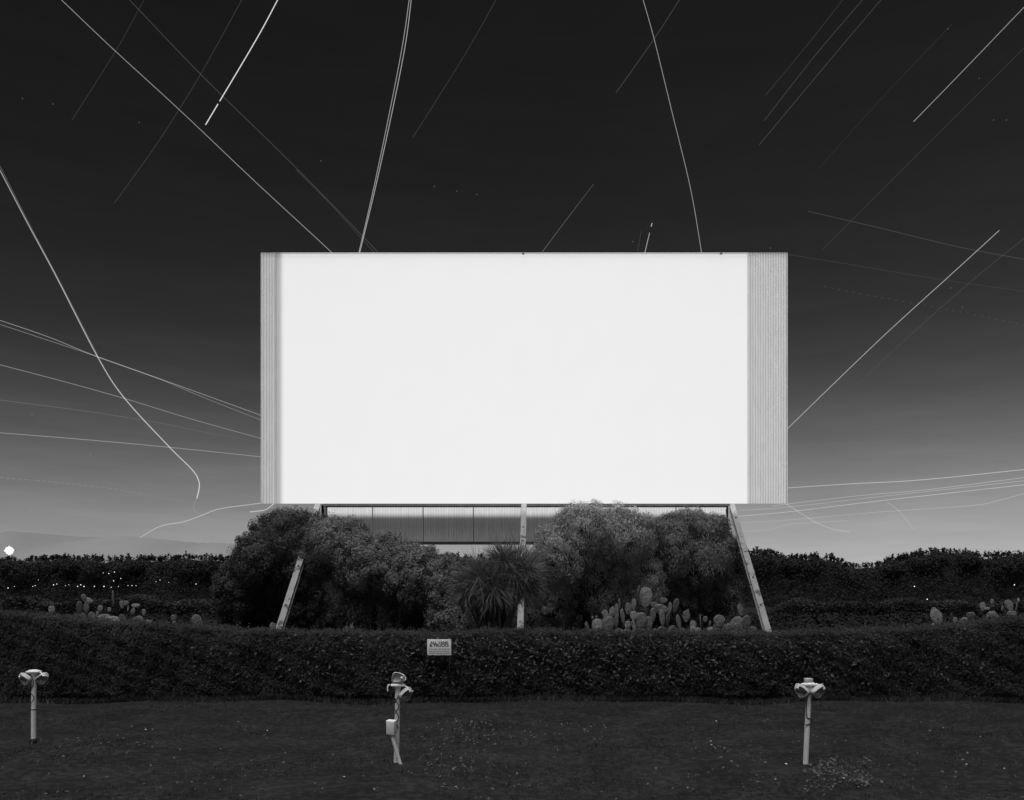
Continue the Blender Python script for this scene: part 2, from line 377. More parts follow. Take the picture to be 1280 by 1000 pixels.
# sloping front legs
def leg(xt, xb, yb):
    a = Vector(((xt-640)*k, -.12, SZ0-.02)); bt = Vector((xb, yb-D, -.1))
    d = (bt-a).normalized(); nrm = Vector((0, -d.z, d.y)); nrm = nrm if nrm.y < 0 else -nrm
    m = MB(); m.beam(a-nrm*.0, bt-nrm*.0, .30, .04, nrm); m.beam(a+nrm*-.30, bt+nrm*-.30, .30, .03, nrm)
    m.beam(a+nrm*-.16, bt+nrm*-.16, .05, .22, nrm)
    o = m.build('leg', M_leg, scr)
    for t in sorted(random.sample([.12, .2, .31, .37, .5, .58, .7, .77, .88], 3)):
        q = a.lerp(bt, t)+nrm*.03
        MB().beam(q-d*.05, q+d*.05, .09, .03, nrm).build('bolt_plate', M_steel, o)
leg(398, (343-640)/F*40.9, 40.9); leg(655, .36, 40.9); leg(914, (964-640)/F*42.3, 42.3)
for x in (404, 655, 908):
    m = MB(); X = (x-640)*k*1.03; m.beam((X, 1.75, 0), (X, 1.75, SZ0+.1), .26, .26); m.build('column', M_steel, scr)
# narrower cladding behind, under the field
AY = 1.2; ak = (D+AY)/F
ax0, ax1 = (409-640)*ak, (909-640)*ak; az0, az1 = EYE+(HZ-677)*ak, EYE+(HZ-615)*ak
xsn = [ax0]+[(x-640)*ak for x in (466, 529, 592, 655, 718, 781, 845)]+[ax1]
for a, c in zip(xsn[:-1], xsn[1:]):
    corr(a+.03, c-.03, az0, az1, AY, .15, .04).build('cladding_panel', M_apron, scr)
m = MB()
for x in xsn: m.box((x, AY+.03, (az0+az1)/2), (.05, .05, az1-az0))
m.box(((ax0+ax1)/2, AY-.02, az0-.09), (ax1-ax0, .14, .17)); m.build('cladding_frame', M_steel, scr)

# ================================================================ shrubs below the screen
def shrub(name, label, blobs, material, leaf, npl, group, aspect=.45, up=None, twigs=0, cl=.30):
    """blobs: (px x, px y, px rx, px ry, distance, depth radius)"""
    cs = [(at(x, y, d), (rx-5)/F*d, dr, (ry-6)/F*d) for (x, y, rx, ry, d, dr) in blobs]
    bx = sum(c[0].x for c in cs)/len(cs); by = sum(c[0].y for c in cs)/len(cs)
    e = empty(name, (bx, by, 0), label, 'shrub', group); off = np.array([bx, by, 0])
    P = []; Nn = []; core = MB()
    for (c, rx, ry, rz) in cs:
        area = 4*math.pi*((rx*ry)**1.6+(rx*rz)**1.6+(ry*rz)**1.6)**(1/1.6)/3**(1/1.6)
        ncl = int(area*4.2); s = sph(ncl); s = s[(s[:, 1] < .55)]
        rad = np.array([rx, ry, rz]); n = s/rad; n /= np.linalg.norm(n, axis=1, keepdims=True)
        ctr = s*rad*RNG.uniform(.84, 1.03, (len(s), 1))+np.array(c)
        per = max(6, int(npl*1.25*area/len(s)/1.0))
        idx = np.repeat(np.arange(len(s)), per)
        szs = RNG.uniform(.6, 1.4, len(s))[idx][:, None]
        q = sph(len(idx))*(RNG.uniform(0, 1, (len(idx), 1))**.45)*cl*szs*np.array([1, 1, 1.25])
        pos = ctr[idx]+q; nn = n[idx]*1.0+q/cl*.6+np.array([0, 0, .3])
        ok = pos[:, 2] > .05; P.append(pos[ok]); Nn.append(nn[ok])
        k2 = int(area*110); s2 = sph(k2); n2 = s2/rad; n2 /= np.linalg.norm(n2, axis=1, keepdims=True)
        p2 = s2*rad*RNG.uniform(.80, .97, (k2, 1))+np.array(c); ok = p2[:, 2] > .05; P.append(p2[ok]); Nn.append(n2[ok])
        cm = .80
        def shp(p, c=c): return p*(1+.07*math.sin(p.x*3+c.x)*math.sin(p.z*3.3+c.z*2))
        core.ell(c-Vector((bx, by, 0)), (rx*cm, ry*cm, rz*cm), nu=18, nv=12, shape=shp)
    P = np.concatenate(P)-off; Nn = np.concatenate(Nn)
    q = leaves(P, Nn, leaf, aspect, .45, .5, up)
    crown = link('crown', npmesh('crown', q, 4), material, e)
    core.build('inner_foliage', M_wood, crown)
    t = MB()
    for (c, rx, ry, rz) in cs[:6]:
        b0 = Vector((random.uniform(-.3, .3), random.uniform(-.2, .2), -.1)); tp = c-Vector((bx, by, 0)); md = (b0+tp)/2+Vector((random.uniform(-.3, .3), .2, .3))
        t.tube([b0, md, tp], [.14, .09, .05], 7)
    t.build('trunk', M_bark, e)
    if twigs:
        m = MB()
        for _ in range(twigs):
            (c, rx, ry, rz) = random.choice(cs[:max(1, len(cs)-1)]); a = random.uniform(-math.pi*.92, -math.pi*.08); h0 = random.uniform(-.5, .12)
            b0 = c+Vector((math.cos(a)*rx*.98, math.sin(a)*ry*1.02, h0*rz))-Vector((bx, by, 0))
            prev = [b0]
            for j in range(4): prev.append(prev[-1]+Vector((random.uniform(-.06, .06), random.uniform(-.03, .03), random.uniform(.15, .3))))
            m.tube(prev, [.016, .014, .011, .008, .004], 4, False)
        m.build('twigs', M_twig, e)['kind'] = 'stuff'
    return e
M_twig = mat('pale_twig', .16, .8, .2, 5)
G = 'tall shrubs growing under the movie screen'
shrub('shrub', 'dark rounded shrub under the lower left corner of the screen, wrapping the left leg',
      [(352, 674, 44, 40, 47.6, 2.0), (324, 700, 38, 42, 47, 2.0), (300, 742, 36, 50, 48, 1.7), (385, 700, 40, 58, 47.6, 1.7), (330, 750, 50, 46, 49.2, 1.6), (372, 660, 40, 26, 48, 1.6), (400, 760, 50, 45, 48.4, 1.6)], M_leafA, .125, 400, G, .45)
shrub('shrub', 'broad leafy shrub left of the spiky palm-like plant, sloping down from the left leg',
      [(425, 680, 44, 36, 46.6, 1.8), (470, 706, 56, 44, 45.6, 1.9), (520, 722, 48, 46, 45, 1.9), (555, 738, 36, 50, 44.6, 1.8), (440, 745, 60, 52, 47.8, 1.4), (500, 766, 66, 36, 46.6, 1.4), (408, 664, 26, 24, 47.3, 1.2), (560, 775, 34, 30, 44, 1.3)], M_leafB, .125, 430, G, .42)
shrub('shrub', 'tall pale twiggy shrub right of the middle leg, its top covering the screen edge',
      [(735, 662, 50, 38, 46.2, 2.0), (705, 690, 42, 46, 46, 1.8), (780, 670, 42, 40, 46.2, 1.8), (690, 740, 30, 50, 47.2, 1.3), (745, 740, 62, 58, 47.9, 1.5), (800, 730, 34, 54, 47.8, 1.4), (722, 652, 30, 26, 46, 1.2), (768, 650, 26, 24, 46, 1.1)], M_leafD, .115, 480, G, .34, (0, 0, 1), 170)
shrub('shrub', 'dense shrub under the lower right corner of the screen, inside the right leg',
      [(865, 662, 46, 30, 49.6, 1.5), (836, 690, 34, 46, 48.6, 1.5), (880, 700, 38, 46, 49.2, 1.5), (905, 690, 22, 34, 50, 1.2), (850, 748, 62, 50, 50.4, 1.4), (905, 752, 24, 48, 50.6, 1.2), (812, 668, 22, 24, 48, 1.1), (892, 660, 24, 22, 49.8, 1.1)], M_leafB, .115, 440, G, .38, (0, 0, 1), 40)

# spiky palm-like plant
def spiky():
    d = 30.; base = at(618, 738, d); base.z = 0
    e = empty('spiky_palm', base, 'spiky sword-leaved palm-like plant in front of the middle leg', 'palm')
    heads = [(642, 716, 44, 1.0, 2400), (602, 724, 37, .9, 1500), (656, 730, 28, .8, 900), (618, 734, 38, .9, 1100), (586, 738, 28, .8, 700), (630, 702, 28, .9, 800), (660, 712, 20, .9, 400), (574, 728, 18, .9, 300), (668, 722, 22, .9, 0)]
    tr = MB()
    for (x, y, r, up, n) in heads:
        if not n: continue
        c = at(x, y, d)+Vector((0, random.uniform(-.3, .3), 0)); rr = r/F*d
        tr.tube([Vector((0, 0, -.1)), Vector(((c-base).x*.3, (c-base).y*.3, .9)), c-base], [.16, .12, .07], 8)
        V = []
        for i in range(n):
            th = random.uniform(0, 2*math.pi); cz = random.uniform(-.75, 1) if random.random() < .75 else random.uniform(-1, -.2)
            s = math.sqrt(max(0, 1-cz*cz)); dv = Vector((math.cos(th)*s, math.sin(th)*s, cz))
            ln = rr*random.uniform(.70, 1.22); wd = .0085*random.uniform(.7, 1.3)
            sd = dv.cross(Vector((random.gauss(0, 1), random.gauss(0, 1), random.gauss(0, 1)))).normalized()
            c0 = c-base+Vector((random.gauss(0, .10), random.gauss(0, .15), random.gauss(0, .10)))*rr; p0 = c0+dv*ln*.08; p1 = c0+dv*ln*.55; droop = Vector((0, 0, -ln*.06*(1-abs(cz))-(.07*ln if cz < 0 else 0))); p2 = c0+dv*ln+droop
            V += [p0-sd*wd*.5, p0+sd*wd*.5, p1+sd*wd, p1-sd*wd, p1-sd*wd, p1+sd*wd, p2+sd*wd*.15, p2-sd*wd*.15]
        link('leaf_head', npmesh('leaf_head', np.array([tuple(q) for q in V]), 4), M_blade, e)
    tr.build('trunk', M_bark, e)
spiky()

# ================================================================ hedge
HY0, HY1 = 18.45, 19.6
hpx = [(-200, 1.95), (0, 1.78), (90, 1.66), (190, 1.55), (290, 1.44), (420, 1.38), (560, 1.37), (620, 1.42), (700, 1.40), (900, 1.37), (1000, 1.38), (1100, 1.43), (1180, 1.5), (1240, 1.62), (1300, 1.68), (1500, 1.8)]
hX = [(p[0]-640)/F*HY0 for p in hpx]; hZ = [p[1] for p in hpx]
def htop(x): return np.interp(x, hX, hZ)+.025*np.sin(x*3.1)*np.sin(x*1.3+.5)+.015*np.sin(x*9)
def hedge():
    x0, x1 = -13.2, 13.4
    e = empty('hedge', (0, HY0, 0), 'long clipped dark leafy hedge running across the field below the screen', 'hedge')
    P = []; Nn = []
    n = 190000; x = RNG.uniform(x0, x1, n); t = RNG.uniform(0, 1, n); z = t*htop(x)
    rel = .05*np.sin(x*4.3+z*3)*np.sin(z*5.1+x)+.04*np.sin(x*11+z*8)*np.sin(z*13-x*3)+.05*RNG.normal(0, 1, n)
    y = HY0+.05+rel+.14*np.clip((t-.85)/.15, 0, 1)**2+.22*np.clip((.16-z)/.16, 0, 1)
    P.append(np.stack([x, y-HY0, z], 1)); Nn.append(np.tile([0, -.8, .35], (n, 1)))
    n = 60000; x = RNG.uniform(x0, x1, n); y = RNG.uniform(HY0+.05, HY1, n); z = htop(x)+.035*RNG.normal(0, 1, n)-.02
    P.append(np.stack([x, y-HY0, z], 1)); Nn.append(np.tile([0, -.2, 1], (n, 1)))
    n = 2600; x = RNG.uniform(x0, x1, n); y = RNG.uniform(HY0+.05, HY1, n); hh = np.abs(RNG.normal(0, .05, n))
    xi = np.repeat(x, 5); yi = np.repeat(y, 5); z = htop(xi)+np.repeat(hh, 5)*np.tile(np.linspace(.2, 1.3, 5), n)
    P.append(np.stack([xi+RNG.normal(0, .012, len(xi)), yi-HY0, z], 1)); Nn.append(np.tile([0, -.4, .6], (len(xi), 1)))
    P = np.concatenate(P); Nn = np.concatenate(Nn)
    lf = link('leaves', npmesh('leaves', leaves(P, Nn, .046, .5, .42, .5), 4), M_hedge, e)
    # woody inside
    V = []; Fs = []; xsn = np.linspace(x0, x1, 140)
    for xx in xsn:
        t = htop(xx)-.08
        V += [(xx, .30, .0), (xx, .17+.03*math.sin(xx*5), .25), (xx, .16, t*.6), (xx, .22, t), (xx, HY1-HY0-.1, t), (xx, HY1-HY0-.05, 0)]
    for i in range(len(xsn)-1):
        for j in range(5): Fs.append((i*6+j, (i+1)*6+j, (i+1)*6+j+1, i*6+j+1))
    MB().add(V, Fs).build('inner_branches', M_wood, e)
    # paler vines and stems showing on the face
    m = MB()
    for _ in range(150):
        x = random.uniform(-12.5, 12.5); z = random.uniform(.15, .9); pts = []
        for j in range(6): pts.append((x, -.04+random.uniform(-.03, .03), min(z, htop(x)-.05))); x += random.uniform(-.05, .07); z += random.uniform(.04, .13)
        m.tube(pts, [.006, .006, .005, .005, .004, .003], 4, False)
    m.build('stems', M_bark, e)['kind'] = 'stuff'
    # a few larger pale leaves on the right half
    n = 2200; x = RNG.normal(1.8, 3.6, n); t = RNG.uniform(.25, 1.0, n)
    P = np.stack([x, np.full(n, -.07)+RNG.normal(0, .05, n)+.12*(t > .92), t*htop(x)], 1)
    link('pale_leaves', npmesh('pale_leaves', leaves(P, np.tile([0, -.5, .8], (n, 1)), .075, .5, .6, .5), 4), M_paleleaf, e)
M_paleleaf = mat('glossy_leaf', .050, .8, .3, 2, 0, .5, trans=.1, island=.5)
hedge()

# sign on the hedge
def sign():
    d = 18.2; c = at(549, 809, d); W, H = 30/F*d, 20/F*d
    e = empty('sign', c, 'small white sign for all vans and trucks fixed to the front of the hedge', 'sign')
    MB().box((0, 0, 0), (W, .012, H), bev=.003).build('board', M_sign, e)
    for (x, z) in ((-W*.45, H*.42), (W*.45, H*.42)): MB().ell((x, -.008, z), (.006, .004, .006), nu=8, nv=6).build('screw', M_steel, e)
    def text(s, z, h, wd):
        cu = bpy.data.curves.new('t', 'FONT'); cu.body = s; cu.align_x = 'CENTER'; cu.size = h; cu.extrude = .0008; cu.offset = h*.03
        o = bpy.data.objects.new('t', cu); COL.objects.link(o); bpy.context.view_layer.update()
        me = bpy.data.meshes.new_from_object(o.evaluated_get(bpy.context.evaluated_depsgraph_get())); bpy.data.objects.remove(o)
        xs_ = [v.co.x for v in me.vertices]; sc = wd/(max(xs_)-min(xs_))
        for v in me.vertices: v.co = (v.co.x*sc, -.0075-v.co.z, z+v.co.y)
        link('lettering', me, M_ink, e)
    text('ALL VANS', H*.20, H*.25, W*.74); text('& TRUCKS', H*.03, H*.25, W*.80)
    m = MB()
    for z in (-.12, -.25, -.37):
        x = -.42
        while x < .40:
            q = random.uniform(.05, .13); q = min(q, .43-x); m.box(((x+q/2)*W, -.0075, z*H), (q*W, .002, H*.055)); x += q+.025
    m.build('small_print', M_ink2, e)
    m = MB(); m.beam((W*.42, .02, -H*.2), (W*.42, .02, -H*.5-.35), .012, .012); m.build('stake', M_steel, e)
sign()

# ================================================================ prickly pears
def cactus(pads, d, ox, oy, sc, label, group='prickly pear cacti behind the hedge', low=0):
    pts = []
    for p in pads:
        cx, cy, w_, h_ = p[:4]; tl = p[4] if len(p) > 4 else 0
        pts.append((ox+cx/sc, oy+cy/sc, w_/sc*1.14, h_/sc*1.08, tl))
    bx = sum(p[0] for p in pts)/len(pts); b = at(bx, HZ, d); b.z = 0
    e = empty('prickly_pear', b, label, 'cactus', group)
    def one(c, W, H, tl, yaw):
        rot = Euler((random.uniform(-.2, .2), R(tl), yaw), 'XYZ')
        def shp(p): return Vector((p.x*(1+.22*p.z/(H/2)), p.y, p.z))
        m = MB(); m.ell((0, 0, 0), (W/2, max(.012, W*.06), H/2), None, 16, 10, shp)
        o = m.build('pad', M_pad, e); o.location = c; o.rotation_euler = rot
    for i, (x, y, w_, h_, tl) in enumerate(pts):
        dd = d+random.uniform(-.35, .5); W = w_/F*dd; H = h_/F*dd; c = at(x, y, dd)-b
        Wr = max(W/1.1, .58*H) if W < H else W; yaw = math.acos(min(1, W/Wr))*random.choice((-1, 1))
        one(c, Wr, H, tl, yaw)
    # lower pads carrying the visible ones down to the ground
    xs0 = [p[0] for p in pts]; x = min(xs0)+3
    stepx = max(9, .22*F/d)
    while x <= max(xs0) or low == 0:
        low = 1
        z = .2
        tops = [p for p in pts if abs(p[0]-x) < stepx*1.2]; zt = (min(at(p[0], p[1]+p[3]/2, d).z for p in tops) if tops else 1.2)
        while z < zt+.1:
            H = random.uniform(.36, .46); q = at(x, HZ, d+random.uniform(.15, .6))-b; q.z = z
            one(q+Vector((random.uniform(-.05, .05), 0, 0)), H*.62, H, random.uniform(-18, 18), random.uniform(-1, 1)); z += H*.8
        x += stepx
main = [(145, 335, 75, 95), (75, 340, 20, 76, -32), (215, 325, 85, 110, 5), (198, 258, 42, 66, -32), (243, 238, 44, 68, 22), (270, 270, 14, 160), (290, 185, 16, 72), (312, 272, 30, 104), (350, 220, 44, 78, 5), (385, 265, 48, 62), (345, 328, 42, 56, 10), (385, 190, 24, 78, -5), (414, 120, 20, 112), (465, 142, 86, 130, 5), (520, 192, 42, 38), (568, 225, 84, 66, 22), (585, 166, 46, 38), (665, 200, 40, 98, 10), (625, 215, 16, 80), (575, 282, 40, 104), (512, 262, 42, 100, 20), (612, 292, 32, 112, 5), (482, 322, 42, 104), (686, 312, 34, 112, -15), (735, 270, 46, 78), (747, 236, 12, 26), (780, 330, 42, 64), (830, 312, 14, 112), (862, 290, 30, 42), (893, 320, 18, 42), (955, 302, 74, 82), (935, 350, 48, 62), (430, 300, 80, 110), (400, 330, 60, 80), (110, 278, 14, 22), (136, 274, 12, 20), (985, 350, 40, 60)]
cactus(main, 21.2, 720, 720, 5.333, 'large crowded prickly pear with tall upright pads above the hedge, right of centre')
cactus([(1062, 315, 48, 110, 52), (1136, 312, 52, 96), (1096, 228, 38, 80, -14), (1080, 350, 62, 72), (1176, 360, 52, 46), (1020, 345, 40, 60)], 21.4, 720, 720, 5.333, 'small prickly pear with a pad raised like an ear, beside the right leg')
cactus([(345, 145, 36, 48, -12), (362, 212, 38, 62), (315, 215, 12, 92), (340, 280, 28, 60), (395, 275, 48, 70, 15), (372, 165, 60, 40, 20), (300, 280, 30, 60)], 25.5, 40, 720, 5.333, 'prickly pear with two pale stacked pads, near the left lamps')
cactus([(130, 225, 44, 50), (118, 272, 30, 66, -15), (170, 270, 28, 40), (150, 300, 40, 50)], 25, 40, 720, 5.333, 'small leftmost prickly pear clump above the hedge')
cactus([(455, 218, 34, 44), (480, 290, 84, 72), (515, 226, 26, 34), (550, 300, 92, 60, 10), (540, 150, 14, 104, -8), (600, 190, 18, 54), (625, 182, 38, 34), (670, 238, 28, 62, 60), (700, 302, 54, 112, 80), (745, 245, 28, 46), (690, 198, 52, 28), (605, 290, 16, 74, -25), (770, 312, 52, 40), (435, 250, 14, 30), (640, 220, 16, 40), (420, 290, 40, 60)], 25, 40, 720, 5.333, 'widest left prickly pear clump, with a tall thin pad and sprawling pads')
cactus([(217, 773, 6.5, 9), (218, 781, 4, 9)], 22, 0, 0, 1, 'tiny two-padded prickly pear poking over the hedge left of the single oval pad')
cactus([(246, 777, 12, 17, -6)], 22, 0, 0, 1, 'prickly pear showing one plain oval pad over the hedge at left')
cactus([(341, 786, 6, 15, 8), (359, 791, 7, 8)], 20.5, 0, 0, 1, 'small pale pads beside the foot of the left leg')
cactus([(350, 360, 100, 185, -20), (318, 280, 50, 60), (430, 455, 11, 84), (380, 440, 60, 100)], 22, 1130, 730, 8.533, 'lone tall prickly pear pad leaning left, near the right edge of the field')
cactus([(45, 460, 28, 84, -22), (70, 520, 30, 60)], 21, 1130, 730, 8.533, 'thin leaning prickly pear pad left of the lone tall one at the right')
cactus([(545, 395, 52, 72), (710, 335, 84, 72), (702, 418, 32, 90, 35), (610, 425, 84, 60), (560, 440, 60, 60)], 22.5, 1130, 730, 8.533, 'low prickly pear between the lone tall pad and the rightmost clump')
cactus([(940, 372, 124, 160), (985, 390, 40, 130, -14), (1050, 262, 36, 112, 78), (1122, 230, 60, 120, -22), (940, 190, 40, 54), (1220, 172, 30, 44), (1200, 245, 32, 136), (1242, 362, 18, 88), (885, 262, 60, 34), (1250, 430, 60, 64), (840, 240, 60, 90), (1150, 330, 90, 90)], 23.2, 1130, 730, 8.533, 'rightmost big prickly pear clump with a broad round pad')
# small spiky aloe
b = at(437, 738, 20.6); b.z = 0
e = empty('aloe', b, 'small upright spiky aloe poking over the hedge under the broad left shrub', 'aloe')
V = []
for i in range(26):
    x, hh = random.uniform(-.12, .12), random.uniform(.14, .36); a = random.uniform(-.06, .06); y = random.uniform(-.1, .1); wd = .02
    z0 = 1.22
    V += [(x-wd, y, z0), (x+wd, y, z0), (x+a+.006, y, z0+hh), (x+a-.006, y, z0+hh)]
link('blades', npmesh('blades', np.array(V), 4), M_pad, e)
MB().tube([(0, 0, -.05), (0, 0, .7), (0, 0, 1.3)], [.07, .08, .12], 8).build('stem', M_bark, e)

# ================================================================ speaker posts
def catmull(pts, n=6):
    pts = [Vector(p) for p in pts]; P = [pts[0]]+pts+[pts[-1]]; out = []
    for i in range(1, len(P)-2):
        for j in range(n):
            t = j/n; a, b_, c, d_ = P[i-1:i+3]
            out.append(.5*((2*b_)+(-a+c)*t+(2*a-5*b_+4*c-d_)*t*t+(-a+3*b_-3*c+d_)*t**3))
    return out+[pts[-1]]
def speaker(label, c, rot, grp='cast drive-in speakers hanging on the posts', sc=1.0):
    """case about 15 x 19 x 7 cm with grille, rim and hook"""
    e = empty('drive_in_speaker', c, label, 'speaker', grp); e.rotation_euler = (Matrix.Rotation(rot[1], 3, 'Y')@Matrix.Rotation(rot[2], 3, 'Z')@Matrix.Rotation(rot[0], 3, 'X')).to_euler(); e.scale = (sc, sc, sc)
    def shp(p): return Vector((p.x*(1-.22*(p.z/.095)), p.y, p.z))
    m = MB()
    V = []; n = 24; prof = [(.82, -.036), (.97, -.030), (1.0, -.018), (1.0, .018), (.93, .032), (.70, .040)]
    def ring(s, y):
        out = []
        for i in range(n):
            a = 2*math.pi*i/n; ca, sa = math.cos(a), math.sin(a)
            x = .078*math.copysign(abs(ca)**.6, ca); z = .095*math.copysign(abs(sa)**.6, sa); x *= 1-.2*(z/.095)
            out.append((x*s, y, z*s))
        return out
    for s, y in prof: V += ring(s, y)
    Fs = [(j*n+i, j*n+(i+1) % n, (j+1)*n+(i+1) % n, (j+1)*n+i) for j in range(len(prof)-1) for i in range(n)]
    Fs += [tuple(range(n)), tuple(range((len(prof)-1)*n, len(prof)*n))[::-1]]
    m.add(V, Fs, True); m.build('case', M_cast, e)
    g_ = MB()
    for i in range(6): g_.box((0, -.038, -.05+i*.018), (.095-abs(i-2.5)*.008, .006, .007))
    g_.build('grille', M_grille, e)
    MB().tube([(.0, -.034, .066), (.0, -.052, .066)], .014, 12).build('volume_knob', M_hub, e)
    MB().tube(catmull([(-.025, .01, .085), (-.022, .015, .098), (0, .02, .104), (.022, .015, .098), (.025, .01, .085)]), .006, 8).build('hook', M_hub, e)
def post(base, top, r, label, bands=(), hubw=.20, boxtop=False, funnel=False):
    b = Vector(base); t = Vector(top)-b
    e = empty('speaker_post', b, label, 'speaker post', 'white pipe speaker posts in the field')
    L_ = t.length; u_ = t.normalized()
    pts = [u_*(-.1), u_*L_*.5, t]
    MB().tube(pts, r, 20).build('pole', M_pole, e)
    for f, rr in bands: MB().tube([u_*L_*f-u_*.008, u_*L_*f+u_*.008], r*rr, 20).build('band', M_steel, e)
    q = MB(); q.tube([t-u_*.03, t+u_*.0], [r*1.15, r*1.2], 18)
    q.ell(t+Vector((0, 0, .028)), (hubw/2, .075, .034), nu=20, nv=8)
    q.box(t+Vector((0, 0, .028)), (hubw*.92, .12, .026), bev=.01)
    q.build('junction_cap', M_hub, e)
    if boxtop: MB().box(t+Vector((-.01, 0, .085)), (.10, .09, .05), bev=.008).build('terminal_box', M_cast, e)
    if funnel: MB().tube([t-u_*.16, t-u_*.01], [r*.9, r*1.5], 16).build('bracket', M_pole, e)
    return e, b, t
S = F
def wp(x, y, d): return at(x, y, d)
# left post
d = 13.3; e, b, t = post(wp(42, 925, d), wp(42.4, 842, d), .036, 'leftmost white speaker post with a dark joint halfway up', [(.46, 1.05)], .21)
m = MB(); pc = [(.035*math.cos(a*1.6+2.2)*1.1, -.04+.0*a, t.z-.02-.09*a) for a in range(5)]
m.tube(catmull([(-.03, -.03, t.z), (.02, -.042, t.z-.14), (-.03, -.038, t.z-.26), (.025, -.038, t.z-.36), (-.03, -.036, t.z-.45)]), .006, 6); m.build('cable', M_cable, e)
MB().box((.0, 0, .0), (.11, .11, .05), bev=.01).build('footing', M_steel, e)
speaker('grey speaker hanging at the left of the leftmost post', wp(33.5, 848, d)+Vector((0, -.05, 0)), (R(0), R(-48), R(-28)))
speaker('grey speaker hanging at the right of the leftmost post', wp(52, 848, d)+Vector((0, .02, 0)), (R(0), R(46), R(28)), sc=.95)
m = MB(); c0 = Vector((wp(42, 838, d).x-b.x, 0, t.z+.02))
# right hook arm
aL = empty
MB().tube(catmull([(.08, 0, t.z+.04), (.13, -.02, t.z-.0), (.16, -.03, t.z-.03), (.21, -.03, t.z-.025)]), .011, 8).build('hook_arm', M_hub, e)
# middle post
d = 12.0; e, b, t = post(wp(495.5, 950, d), wp(497.3, 859, d), .036, 'middle white speaker post wound with cable, a grey box leaning at its foot', [], .20)
for sg in (1, -1):
    q = [(sg*.036*math.cos(a), -.042+.0*abs(math.sin(a)), t.z-.10-.075*i) for i, a in enumerate(np.linspace(0, math.pi*3, 7))]
    MB().tube(catmull(q), .006, 6).build('cable', M_cable, e)
MB().tube(catmull([(.09, -.01, t.z+.03), (.15, -.02, t.z+.0), (.2, -.02, t.z-.05), (.23, -.02, t.z-.05)]), .010, 8).build('hook_arm', M_hub, e)
MB().tube(catmull([(-.09, -.01, t.z+.03), (-.11, -.02, t.z+.03), (-.115, -.02, t.z-.02), (-.11, -.02, t.z-.05)]), .009, 8).build('hook_arm', M_hub, e)
speaker('grey speaker lying on top of the middle post', wp(498.5, 847.5, d)+Vector((0, -.02, 0)), (R(20), R(98), R(-20)), sc=.95)
speaker('grey speaker hanging at the right of the middle post', wp(508, 867, d)+Vector((0, -.03, 0)), (R(0), R(38), R(36)), sc=.95)
# grey box on its own leaning pipe
p0, p1 = wp(499.5, 952, d-.12), wp(489.5, 918, d-.12)
e = empty('control_box', p0, 'small pale box on a thin pipe leaning against the foot of the middle post', 'utility box')
v = p1-p0; MB().tube([v.normalized()*-.08, v], .024, 16).build('pipe', M_pole, e)
c = wp(489.3, 909.5, d-.12)-p0
MB().box(c, (.112, .10, .175), Euler((R(4), R(2), R(-14))), bev=.006).build('box', M_pole, e)
MB().box(c+Vector((0, 0, .092)), (.12, .108, .012), Euler((R(4), R(2), R(-14))), bev=.004).build('lid', M_hub, e)
# right post
d = 11.9; e, b, t = post(wp(1007, 953, d), wp(1011.5, 858, d), .035, 'rightmost white speaker post with a funnel bracket and a loop of cable', [], .18, True, True)
u_ = t.normalized()
def on(f, dx=0, dy=-.04): q = t*f; return (q.x+dx, q.y+dy, q.z)
MB().tube(catmull([on(.98, .06), on(.93, .02), on(.86, -.035), on(.72, -.038), on(.62, -.03), on(.585, .0), on(.575, .036), on(.54, .036), on(.51, .01), on(.50, -.036)]), .0065, 6).build('cable', M_cable, e)
MB().tube(catmull([on(.9, .13), on(.80, .145), on(.68, .15), on(.62, .12), on(.60, .08), on(.58, .04)]), .004, 6).build('cable', M_cable, e)
for sg in (-1, 1): MB().tube(catmull([(t.x+sg*.09, -.01, t.z+.04), (t.x+sg*.13, -.02, t.z+.01), (t.x+sg*.17, -.03, t.z-.04)]), .010, 8).build('hook_arm', M_hub, e)
speaker('grey speaker hanging at the left of the rightmost post', wp(1000.5, 863, d)+Vector((0, -.04, 0)), (R(0), R(-40), R(-30)))
speaker('grey speaker hanging at the right of the rightmost post', wp(1021.5, 863, d)+Vector((0, -.05, 0)), (R(0), R(44), R(30)))

# ================================================================ ground cover
def gp(n, x0, x1, y0, y1, dist=None):
    px_ = RNG.uniform(x0, x1, n); py_ = RNG.uniform(y0, y1, n); d_ = F*EYE/(py_-HZ)
    return np.stack([(px_-640)/F*d_, d_, np.zeros(n)], 1)
def gzs(P): return np.array([gz(a, b_) for a, b_ in P[:, :2]])
n = 52000; d_ = RNG.uniform(8.6, 18.6, n); x = RNG.uniform(-.66, .66, n)*d_
keep = (np.sin(x*1.1+d_*.7)*np.sin(d_*1.9-x*.5)+RNG.normal(0, .5, n)) > .1
P = np.stack([x, d_, 0*d_], 1)[keep]; P[:, 2] = gzs(P)
th = RNG.uniform(0, 6.28, len(P)); wv = np.stack([np.cos(th), np.sin(th), 0*th], 1)*.005; hh = RNG.uniform(.012, .045, len(P)); lean = RNG.normal(0, .02, (len(P), 3)); lean[:, 2] = hh
q = np.stack([P-wv, P+wv, P+lean], 1)
tag(link('grass', npmesh('grass', q, 3), M_grass), 'thin short grass over the dark field', 'grass', None, 'stuff')
P = [gp(260, 1005, 1090, 945, 992), gp(110, 1015, 1060, 948, 975), gp(170, 530, 620, 900, 960), gp(420, 0, 1280, 900, 1000), gp(140, 560, 760, 895, 930), gp(90, 860, 960, 925, 985)]
P = np.concatenate(P); P[:, 2] = gzs(P)+.012
